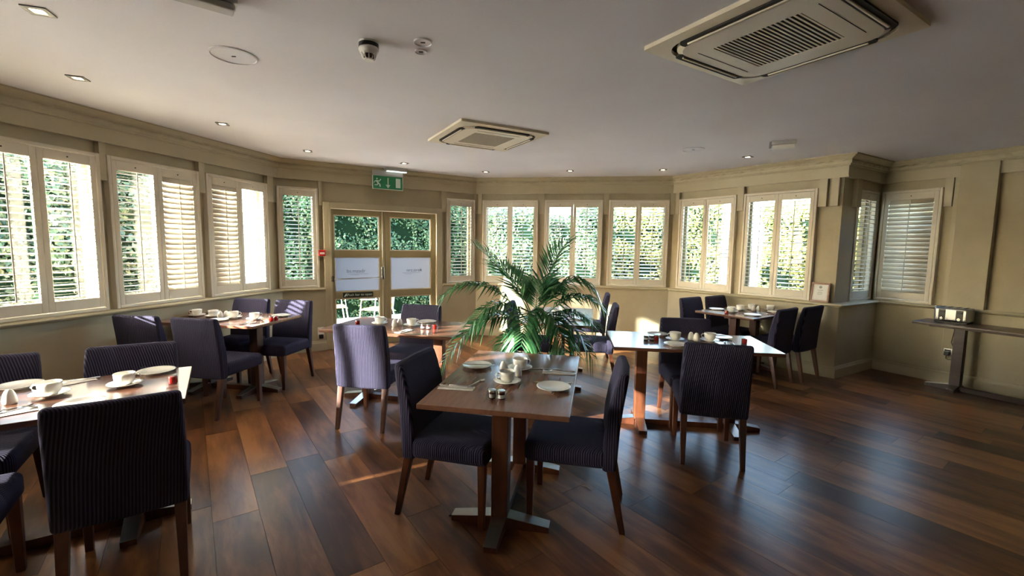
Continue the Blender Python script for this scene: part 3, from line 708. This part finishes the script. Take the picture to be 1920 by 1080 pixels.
def jarproto(name, m, r=.021, h=.04, lid='steel'):
    o = empty(name)
    MB().lathe([(.0001, .001), (r * .92, .001), (r, .005), (r, h * .78), (r * .85, h * .9), (.0001, h * .9)], 22).build('contents', m, o, smooth=True)
    MB().lathe([(r * 1.04, .0), (r * 1.06, .005), (r * 1.06, h * .8), (r * .92, h * .93), (r * .92, h * .96)], 22).build('glass', 'jar_glass', o, smooth=True)
    MB().lathe([(.0001, h * .92), (r * .98, h * .92), (r * 1.0, h * .95), (r * 1.0, h * 1.12), (.0001, h * 1.15)], 22).build('lid', lid, o)
    if m == 'dark_jam': MB().rings([[((r * 1.065) * math.cos(t), (r * 1.065) * math.sin(t), z) for z in (.008, .026)] for t in [R(-160 + 14 * q) for q in range(11)]], cap=False).build('paper_label', 'paper', o)
    return o
pj_red = jarproto('red_jam_jar', 'jam', .022, .046, 'jar_glass'); pj_dark = jarproto('dark_jam_jar', 'dark_jam')
def flat(pts, z0, z1): return MB().prism(pts, z0, z1)
pk = empty('knife'); flat([(-.105, -.005), (-.02, -.006), (.09, -.008), (.107, -.002), (.105, .004), (-.02, .006), (-.105, .006)], 0, .003).build('blade_and_handle', 'cutlery_steel', pk, bevel=.0008, seg=1)
pf = empty('fork')
g = MB(); g.tube([(-.095, 0, .003), (-.03, 0, .004), (.03, 0, .008), (.05, 0, .006)], .004, 8, .003); g.build('handle', 'cutlery_steel', pf, smooth=True)
g = MB(); g.prism([(.045, -.008), (.06, -.011), (.06, .011), (.045, .008)], .004, .006); g.build('head', 'cutlery_steel', pf)
for k in range(4): MB().tube([(.058, -.009 + .006 * k, .005), (.08, -.009 + .006 * k, .003), (.098, -.0085 + .0057 * k, .008)], .0014, 6).build('tine', 'cutlery_steel', pf)
ps = empty('spoon')
MB().tube([(-.09, 0, .004), (-.02, 0, .005), (.03, 0, .008), (.048, 0, .006)], .0042, 8, .003).build('handle', 'cutlery_steel', ps, smooth=True)
g = MB(); g.rings([[(.068 + r_ * 1.5 * math.cos(2 * math.pi * j / 16), r_ * math.sin(2 * math.pi * j / 16), z) for j in range(16)] for r_, z in ((.001, .001), (.009, .002), (.0145, .006), (.0145, .0072), (.009, .0035), (.001, .0025))]); g.build('bowl', 'cutlery_steel', ps, smooth=True)
PROTO = {'cup': pc, 'shaker': pshak, 'red': pj_red, 'jar': pj_dark, 'knife': pk, 'fork': pf, 'spoon': ps}
used = set()
INFO = {'cup': ('cup', 'white teacups'), 'shaker': ('shaker', 'white salt and pepper shakers'), 'red': ('jar', 'red jam jars'), 'jar': ('jar', 'small dark jam jars'), 'knife': ('knife', 'table cutlery'), 'fork': ('fork', 'table cutlery'), 'spoon': ('spoon', 'table cutlery')}
def put(kind, x, y, rz, label, z=TZ):
    if kind in ('saucer', 'plate'):
        o = obj('saucer' if kind == 'saucer' else 'side_plate', psau if kind == 'saucer' else pplate)
        tag(o, label, kind, 'white saucers' if kind == 'saucer' else 'white side plates')
    else:
        p = PROTO[kind]; o = copy_tree(p) if kind in used else p; used.add(kind)
        tag(o, label, INFO[kind][0], INFO[kind][1])
    o.location = (x, y, z); o.rotation_euler = (0, 0, R(rz)); return o
def setcup(x, y, rz, label):
    put('saucer', x, y, 0, 'white saucer under the ' + label)
    put('cup', x, y, rz, 'white teacup: ' + label, TZ + .008)
def knife_on(x, y, rz, label, z): o = put('knife', x, y, rz, label, z); return o
# A
put('plate', -.22, 2.83, 0, 'white side plate at back left of the centre table'); put('knife', -.21, 2.815, -3, 'knife lying across the back left plate of the centre table', TZ + .018)
put('plate', .24, 2.41, 0, 'white side plate at front right of the centre table'); put('knife', .245, 2.515, -3, 'knife above the front right plate of the centre table')
setcup(-.02, 2.50, 200, 'cup in the middle of the centre table'); setcup(.06, 2.79, 20, 'cup behind the shakers on the centre table')
put('shaker', -.045, 2.72, 0, 'left white shaker on the centre table'); put('shaker', .04, 2.64, 0, 'right white shaker, half behind the front cup on the centre table')
put('jar', -.095, 2.24, 30, 'left of two dark jam jars at the front of the centre table'); put('jar', -.047, 2.228, 20, 'right of two dark jam jars at the front of the centre table')
put('red', .10, 2.90, 0, 'right red jam jar at the back of the centre table'); put('red', .055, 2.93, 0, 'left red jam jar at the back of the centre table')
def napkin(x, y, rz, label):
    o = MB().box(-.10, .10, -.035, .035, 0, .004).build('napkin', 'linen', bevel=.0015, seg=1); tag(o, label, 'napkin', 'folded napkins'); o.location = (x, y, TZ); o.rotation_euler = (0, 0, R(rz))
napkin(-.30, 2.39, -8, 'folded napkin at the left of the centre table'); napkin(.30, 2.715, -8, 'folded napkin at the right of the centre table')
put('fork', -.30, 2.405, 172, 'fork on the left napkin of the centre table', TZ + .0045); put('knife', -.30, 2.38, 172, 'knife on the left napkin of the centre table', TZ + .0045); put('spoon', -.20, 2.47, 60, 'spoon laid slantwise by the left napkin of the centre table')
put('fork', .30, 2.73, 172, 'fork on the right napkin of the centre table', TZ + .0045); put('knife', .30, 2.70, 172, 'knife on the right napkin of the centre table', TZ + .0045); put('knife', .22, 2.80, 178, 'knife at the back right of the centre table')
# B
setcup(-2.33, 2.18, 205, 'cup at left on the nearest left table'); setcup(-2.10, 2.35, 30, 'cup at right on the nearest left table')
put('plate', -2.62, 2.30, 0, 'white side plate at the left edge of the photograph'); put('plate', -2.13, 2.60, 0, 'white side plate on the nearest left table by the red jar')
put('shaker', -2.40, 2.06, 0, 'white shaker on the nearest left table'); put('red', -1.875, 2.40, 0, 'red jam jar near the corner of the nearest left table')
napkin(-2.42, 2.38, 60, 'folded napkin right of the left cup on the nearest left table')
put('fork', -2.405, 2.40, 240, 'fork right of the left cup on the nearest left table', TZ + .0045); put('knife', -2.435, 2.39, 240, 'knife right of the left cup on the nearest left table', TZ + .0045)
napkin(-2.27, 1.93, 50, 'folded napkin at the front edge of the nearest left table')
put('spoon', -2.26, 1.94, 60, 'spoon at the front edge of the nearest left table', TZ + .0045); put('knife', -2.29, 1.945, 55, 'knife at the front edge of the nearest left table', TZ + .0045); put('fork', -2.31, 1.95, 55, 'fork at the left frame edge on the nearest left table', TZ + .0045)
put('plate', -2.05, 2.05, 0, 'side plate half hidden behind the nearest black chair')
o = empty('glass_stopper', (-2.165, 2.555, TZ + .014), 0, 'small clear glass knob standing on the plate by the red jar', 'glass')
MB().lathe([(.0001, 0), (.016, 0), (.016, .004), (.006, .010), (.006, .016), (.013, .024), (.010, .034), (.0001, .037)], 18).build('body', 'jar_glass', o, smooth=True)
o = empty('glass_dish', (-1.83, 2.33, TZ), 0, 'low clear glass dish next to the red jar', 'dish')
MB().lathe([(.0001, .003), (.022, .003), (.028, .018), (.030, .018), (.024, 0), (.0001, 0)], 22).build('body', 'jar_glass', o, smooth=True)
# C
setcup(-3.33, 4.64, 200, 'first cup from the wall on the left wall table'); setcup(-3.13, 4.60, 30, 'second cup from the wall on the left wall table'); setcup(-2.88, 4.54, 20, 'third cup from the wall on the left wall table'); setcup(-2.62, 4.47, 30, 'cup nearest the free end of the left wall table')
put('shaker', -3.01, 4.53, 0, 'left white shaker on the left wall table'); put('shaker', -2.975, 4.57, 0, 'right white shaker on the left wall table')
put('red', -2.41, 4.40, 0, 'left red jam jar on the left wall table'); put('red', -2.395, 4.45, 0, 'right red jam jar on the left wall table')
put('plate', -2.47, 4.70, 0, 'white side plate at the free end of the left wall table'); put('plate', -2.93, 4.37, 0, 'white side plate behind the lavender chair')
put('knife', -2.47, 4.70, 30, 'knife on the plate at the free end of the left wall table', TZ + .018); put('fork', -2.56, 4.25, 75, 'fork at the near corner of the left wall table'); put('spoon', -2.50, 4.30, 75, 'spoon at the near corner of the left wall table')
def caddy(x, y, rz, label):
    o = empty('sugar_caddy', (x, y, TZ), R(rz), label, 'caddy', 'dark sugar caddies')
    mb = MB(); mb.box(-.06, .06, -.035, .035, 0, .004); mb.box(-.06, -.056, -.035, .035, .004, .035); mb.box(.056, .06, -.035, .035, .004, .035); mb.box(-.056, .056, -.035, -.031, .004, .035); mb.box(-.056, .056, .031, .035, .004, .035)
    mb.build('tray', 'picture_wood', o)
    for k in range(5): MB().box(-.05 + .02 * k, -.036 + .02 * k, -.027, .027, .005, .045).build('sachet', 'paper' if k % 2 else 'red_plastic', o)
caddy(-3.415, 4.74, 80, 'dark sugar caddy by the wall on the left wall table')
# D
setcup(-1.30, 4.32, 10, 'left cup on the table before the doors'); setcup(-.97, 4.25, 20, 'right cup on the table before the doors')
put('shaker', -1.125, 4.21, 0, 'left shaker on the table before the doors'); put('shaker', -1.085, 4.25, 0, 'right shaker on the table before the doors')
put('red', -1.50, 4.27, 0, 'red jam jar at the left of the table before the doors'); put('red', -.72, 4.11, 0, 'red jam jar at the right of the table before the doors')
put('jar', -.83, 4.11, 0, 'left dark jar beside the right red jar before the doors'); put('jar', -.775, 4.10, 0, 'middle dark jar beside the right red jar before the doors')
put('plate', -.86, 4.45, 0, 'white side plate on the table before the doors'); put('knife', -.86, 4.45, 15, 'knife on the plate before the doors', TZ + .018)
napkin(-.97, 3.98, 60, 'folded napkin on the table before the doors'); put('fork', -.98, 3.99, 60, 'fork on the napkin before the doors', TZ + .0045); put('spoon', -.945, 3.97, 65, 'spoon on the napkin before the doors', TZ + .0045)
# E
setcup(1.41, 3.76, 190, 'left cup on the table right of centre'); setcup(1.70, 3.74, 170, 'right cup on the table right of centre')
put('jar', 1.155, 3.74, 0, 'left dark jar on the table right of centre'); put('jar', 1.20, 3.74, 0, 'right dark jar on the table right of centre'); put('red', 1.245, 3.75, 0, 'red jar beside the dark jars right of centre'); put('red', 1.96, 3.67, 0, 'red jar alone at the right end of the table right of centre')
put('plate', 1.345, 3.56, 0, 'side plate in front of the left cup right of centre'); put('plate', 1.33, 3.98, 0, 'side plate at the back left of the table right of centre'); put('plate', 1.86, 3.88, 0, 'side plate at the back right of the table right of centre')
put('shaker', 1.555, 3.78, 0, 'left shaker on the table right of centre'); put('shaker', 1.585, 3.74, 0, 'right shaker on the table right of centre')
put('spoon', 1.79, 3.63, 70, 'spoon behind the dark chair on the table right of centre'); put('knife', 1.25, 3.93, 60, 'knife at the back left of the table right of centre'); put('fork', 1.84, 3.60, 80, 'fork behind the dark chair on the table right of centre')
# F
def tf(s, t): a = R(34); return (2.98 + s * math.cos(a) - t * math.sin(a), 5.60 + s * math.sin(a) + t * math.cos(a))
setcup(*tf(-.24, .05), 200, 'first cup from the near end of the corner table'); setcup(*tf(.02, .08), 30, 'second cup from the near end of the corner table'); setcup(*tf(.26, .06), 10, 'third cup from the near end of the corner table'); setcup(*tf(.38, -.12), 10, 'cup nearest the wall on the corner table')
put('red', *tf(-.43, .0), 0, 'red jar on the corner table'); put('shaker', *tf(.13, -.03), 0, 'left shaker on the corner table'); put('shaker', *tf(.17, -.07), 0, 'right shaker on the corner table')
put('plate', *tf(-.2, .27), 0, 'side plate on the left side of the corner table'); put('plate', *tf(-.28, -.24), 0, 'side plate at the near right of the corner table'); put('plate', *tf(.22, -.26), 0, 'side plate behind the dark chairs of the corner table')
put('knife', *tf(-.03, -.2), 100, 'knife on the corner table'); put('fork', *tf(.03, -.2), 100, 'fork on the corner table'); caddy(*tf(.43, .13), 34, 'dark sugar caddy by the wall on the corner table')
put('knife', *tf(-.36, .24), 120, 'knife at the left end of the corner table')
# G
put('red', .42, 4.65, 0, 'red jar seen through the palm'); put('jar', .47, 4.69, 0, 'dark jar seen through the palm'); setcup(.50, 5.0, 20, 'cup behind the palm fronds, nearer one'); setcup(.62, 5.35, 20, 'cup behind the palm fronds, farther one')
put('plate', .75, 4.80, 0, 'side plate behind the palm on the right'); put('plate', .28, 4.95, 0, 'side plate behind the palm on the left')

# ------------------------------------------------------------------ potted palm
pp = empty('potted_palm', (.20, 3.80, 0), 0, 'large green potted palm with arching fronds behind the centre table', 'plant')
MB().lathe([(.0001, 0), (.13, 0), (.14, .01), (.175, .30), (.185, .32), (.185, .35), (.17, .35), (.16, .31), (.0001, .31)], 32).build('pot', 'pot_glaze', pp, smooth=True)
MB().lathe([(.0001, .30), (.160, .305), (.155, .325), (.0001, .33)], 24).build('soil', 'soil', pp)
for x, y, h_, r_ in ((-.03, 0, .98, .02), (.03, .03, .80, .014), (-.01, -.05, .70, .013), (.05, -.02, .62, .012), (-.07, .04, .60, .012)):
    MB().tube([(x, y, .30), (x * 1.3 - .01, y * 1.2, .30 + (h_ - .3) * .5), (x * 1.2 - .01, y, h_)], r_, 8, r_ * .7).build('cane', 'stem_green', pp, smooth=True)
def frond(start, ctrl, tip, nl=26, ll=.24, hang=.35, seed=0):
    rg = random.Random(seed); a, b, c_ = Vector(start), Vector(ctrl), Vector(tip); mb = MB()
    pos = lambda t: a * (1 - t) ** 2 + b * 2 * t * (1 - t) + c_ * t * t
    der = lambda t: ((b - a) * 2 * (1 - t) + (c_ - b) * 2 * t).normalized()
    pts = [pos(k / 12) for k in range(13)]
    # leaf rib as a thin tapering blade
    mb.tube(pts, .0055, 5, .0015)
    for k in range(nl):
        t = .20 + .80 * (k + .5) / nl; p = pos(t); d = der(t); side = d.cross(Vector((0, 0, 1)))
        if side.length < .05: side = Vector((1, 0, 0))
        side.normalize(); up = side.cross(d).normalized()
        ln = ll * (.45 + .65 * math.sin(math.pi * min(1, .15 + t * .68))) * rg.uniform(.85, 1.1)
        for s in (-1, 1):
            q = (side * s * .80 + d * (.50 + .35 * t) + up * rg.uniform(.0, .25)).normalized()
            wv = d * .5 - side * s * .2; wv = (wv - q * wv.dot(q)).normalized() * (.0078 + .004 * math.sin(math.pi * t))
            p1 = p + q * ln * .45 + up * .01; p2 = p + q * ln - Vector((0, 0, 1)) * ln * hang * rg.uniform(.5, 1.3)
            mb.add([p - wv * .3, p + wv * .3, p1 + wv, p2, p1 - wv], [(0, 1, 2, 4), (4, 2, 3)])
    return mb.build('frond', 'palm_leaf', pp)
# tips: offset from the pot centre (x, y) and height
FR = [((-.50, -.12, 1.52), .92), ((-.30, .22, 1.34), .92), ((.24, .10, 1.54), .92), ((.50, -.05, 1.14), .92), ((-.78, -.05, 1.10), .86), ((-.74, -.30, .60), .84), ((-.58, .18, .74), .8), ((.62, .10, .98), .86),
      ((.58, .25, .80), .78), ((.45, -.22, .66), .8), ((-.12, -.34, .74), .88), ((.22, -.32, .72), .88), ((.34, .35, 1.10), .8), ((-.32, -.15, .60), .66), ((.38, .05, .60), .66), ((-.50, -.25, .92), .84), ((.05, .30, 1.22), .9)]
for k, (tp, z0) in enumerate(FR):
    st = Vector((tp[0] * .05, tp[1] * .05, z0)); tpv = Vector(tp)
    rise = .10 if tpv.z > 1.25 else .32
    mid = Vector((tpv.x * .55, tpv.y * .55, max(z0, tpv.z) + rise * (.6 if tpv.z > 1.25 else .9)))
    if tpv.z > 1.2: mid = Vector((tpv.x * .45, tpv.y * .45, z0 + (tpv.z - z0) * .72))
    frond(st, mid, tpv, 23, .30 if tpv.z > 1.2 else .23, .12 if tpv.z > 1.2 else .5, k)
# low clump of dark leaves at the base
for k in range(9):
    a = k * 2.4; tp = Vector((.30 * math.cos(a), .25 * math.sin(a), .47 + .06 * (k % 3)))
    frond(Vector((.05 * math.cos(a), .05 * math.sin(a), .33)), Vector((tp.x * .5, tp.y * .5, .62)), tp, 14, .14, .3, 90 + k)
fw = empty('orange_flower', (.36, 3.72, 0), 0, 'orange bloom glowing among the lower palm fronds', 'flower')
MB().tube([(-.14, .06, .31), (-.06, .03, .5), (0, 0, .70)], .004, 6).build('stem', 'stem_green', fw, smooth=True)
for k in range(9):
    a = k * 2 * math.pi / 9; e = .5 + .3 * (k % 2); d = Vector((math.cos(a) * math.cos(e), math.sin(a) * math.cos(e), math.sin(e))); s_ = d.cross(Vector((0, 0, 1))).normalized() * .014; b = Vector((0, 0, .70))
    MB().add([b, b + d * .025 + s_, b + d * .055, b + d * .025 - s_], [(0, 1, 2, 3)]).build('petal', 'orange_petal', fw)

# ------------------------------------------------------------------ outdoors
gd = MB().box(-30, 30, -25, 40, -.35, -.16).build('ground_outside', 'paving'); tag(gd, kind='structure')
def foliage(boxes, count, size, m, name, parent, seed):
    rg = random.Random(seed); mb = MB(); tot = sum(w_ * h_ for (_, _, _, w_, d_, h_) in boxes)
    for (cx, cy, cz, w_, d_, h_) in boxes:
        for _ in range(int(count * w_ * h_ / tot)):
            # points near the surface of a lumpy box
            a = rg.uniform(-1, 1); b = rg.uniform(-1, 1); face = rg.random()
            if face < .72: p = Vector((a * w_ / 2, -d_ / 2 * rg.uniform(.75, 1.08), (b + 1) / 2 * h_))
            elif face < .86: p = Vector((a * w_ / 2, b * d_ / 2, h_ * rg.uniform(.93, 1.05)))
            else: p = Vector((rg.choice((-1, 1)) * w_ / 2 * rg.uniform(.9, 1.06), a * d_ / 2, (b + 1) / 2 * h_))
            p.y += .08 * math.sin(p.x * 5 + p.z * 3) + .06 * math.sin(p.z * 7)
            n_ = Vector((rg.gauss(0, .6), -1 + rg.gauss(0, .5), rg.gauss(.3, .6))).normalized()
            t = n_.cross(Vector((rg.gauss(0, 1), rg.gauss(0, 1), rg.gauss(0, 1)))).normalized(); s_ = n_.cross(t)
            z = size * rg.uniform(.6, 1.3); p = p + Vector((cx, cy, cz))
            mb.add([p - t * z * .5, p + s_ * z * .3 + n_ * z * .08, p + t * z * .5, p - s_ * z * .3 + n_ * z * .08], [(0, 1, 2), (0, 2, 3)])
    o = mb.build(name, m, parent); o['kind'] = 'stuff'; return o
def hedge(x, y, ang, Lg, D, Hh, m, label, count, size, seed, cat='hedge', name='hedge'):
    o = empty(name, (x, y, -.16), R(ang), label, cat)
    bx = []; rg = random.Random(seed + 50); xx = -Lg / 2
    while xx < Lg / 2 - .05:
        w_ = min(rg.uniform(.7, 1.3), Lg / 2 - xx); bx.append((xx + w_ / 2, rg.uniform(-.15, .15), 0, w_ * 1.1, D, Hh * rg.uniform(.86, 1.05))); xx += w_
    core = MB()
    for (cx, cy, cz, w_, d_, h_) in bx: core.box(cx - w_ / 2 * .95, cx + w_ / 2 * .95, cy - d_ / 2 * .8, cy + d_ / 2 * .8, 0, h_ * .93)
    core.build('dark_core', 'foliage_core', o)  # solid near-black boxes: the shade deep between the leaves, put into the colour
    foliage(bx, count, size, m, 'leaves', o, seed); return o
e1 = wout(1)
hedge(-3.08, 11.03, 31.7, 5.6, .9, 3.6, 'ivy_leaf', 'dense green ivy hedge seen through the glazed doors', 42000, .065, 1)
c_ = WL[2][0] + wout(2) * 4.0; hedge(c_.x - .7, c_.y - .05, -9, 3.1, .9, 2.5, 'laurel_leaf', 'grey-green hedge behind the back wall shutters', 18000, .075, 2)
c_ = WL[2][0] + wout(2) * 5.5; hedge(c_.x + 2.1, c_.y - .4, -14, 3.2, .9, 2.9, 'autumn_leaf', 'pale yellow-green bush behind the rightmost back shutters', 12000, .085, 3, 'bush', 'garden_bush')
c_ = WL[3][0] + wout(3) * 4.4; hedge(c_.x + .1, c_.y + .2, -45, 2.6, .9, 2.7, 'autumn_leaf', 'yellowing bush behind the right-hand shutters', 12000, .085, 4, 'bush', 'garden_bush')
c_ = WL[3][0] + wout(3) * 4.0; hedge(c_.x + 1.7, c_.y - 1.9, -52, 2.2, .8, 2.1, 'laurel_leaf', 'green shrub behind the shutters by the certificate', 10000, .08, 5, 'bush', 'garden_bush')
for k, (x, y, h_, lab) in enumerate(((-7.15, 6.2, 3.0, 'dark conifer outside the nearest left shutters, at the left edge'), (-6.25, 6.25, 3.2, 'dark conifer outside the nearest left shutters, right one'), (-6.2, 7.15, 3.1, 'dark conifer outside the middle left shutters'))):
    hedge(x, y, 60, .55, .5, h_, 'laurel_leaf', lab, 2200, .09, 20 + k, 'tree', 'conifer')
# patio chairs
def patio_chair(x, y, rz, label):
    o = empty('patio_chair', (x, y, -.16), R(rz), label, 'chair', 'aluminium patio chairs')
    for s in (-1, 1):
        MB().tube([(s * .25, .26, 0), (s * .25, .20, .44), (s * .25, .18, .64), (s * .25, -.16, .66)], .013, 8).build('front_leg', 'aluminium', o, smooth=True)
        MB().tube([(s * .24, -.30, 0), (s * .24, -.20, .42), (s * .23, -.26, .84)], .013, 8).build('rear_leg', 'aluminium', o, smooth=True)
    MB().tube([(-.24, .22, .43), (.24, .22, .43)], .011, 8).build('seat_rail', 'aluminium', o); MB().tube([(-.24, -.2, .43), (.24, -.2, .43)], .011, 8).build('seat_rail', 'aluminium', o)
    MB().tube([(-.25, .24, .14), (-.24, -.26, .14)], .008, 6).build('side_stretcher', 'aluminium', o); MB().tube([(.25, .24, .14), (.24, -.26, .14)], .008, 6).build('side_stretcher', 'aluminium', o)
    sm = MB().box(-.235, .235, -.032, .032, .435, .45).mesh('seat_slat', 'patio_wood')
    for k in range(6): q = obj('seat_slat', sm, o); q.location = (0, -.17 + .072 * k, 0)
    bm_ = MB().box(-.225, .225, -.006, .006, -.035, .035).mesh('back_slat', 'patio_wood')
    for k in range(5): q = obj('back_slat', bm_, o); q.location = (0, -.215 - .009 * k, .49 + .08 * k); q.rotation_euler = (R(6), 0, 0)
patio_chair(-2.62, 8.55, 75, 'aluminium and wood patio chair outside the left door, right one')
patio_chair(-3.55, 8.75, -60, 'aluminium and wood patio chair outside the left door, left one')
# two scraps on the floor
tag(MB().tube([(-.34, 2.386, .006), (-.322, 2.390, .008), (-.308, 2.402, .006)], .005, 6).build('floor_scrap', 'dark_void'), 'small dark scrap on the floor left of the centre table foot', 'scrap')
tag(MB().tube([(.47, 2.735, .003), (.50, 2.715, .006), (.52, 2.68, .003)], .0025, 6).build('straw_scrap', 'patio_wood'), 'pale bent straw on the floor behind the right chair of the centre table', 'scrap')
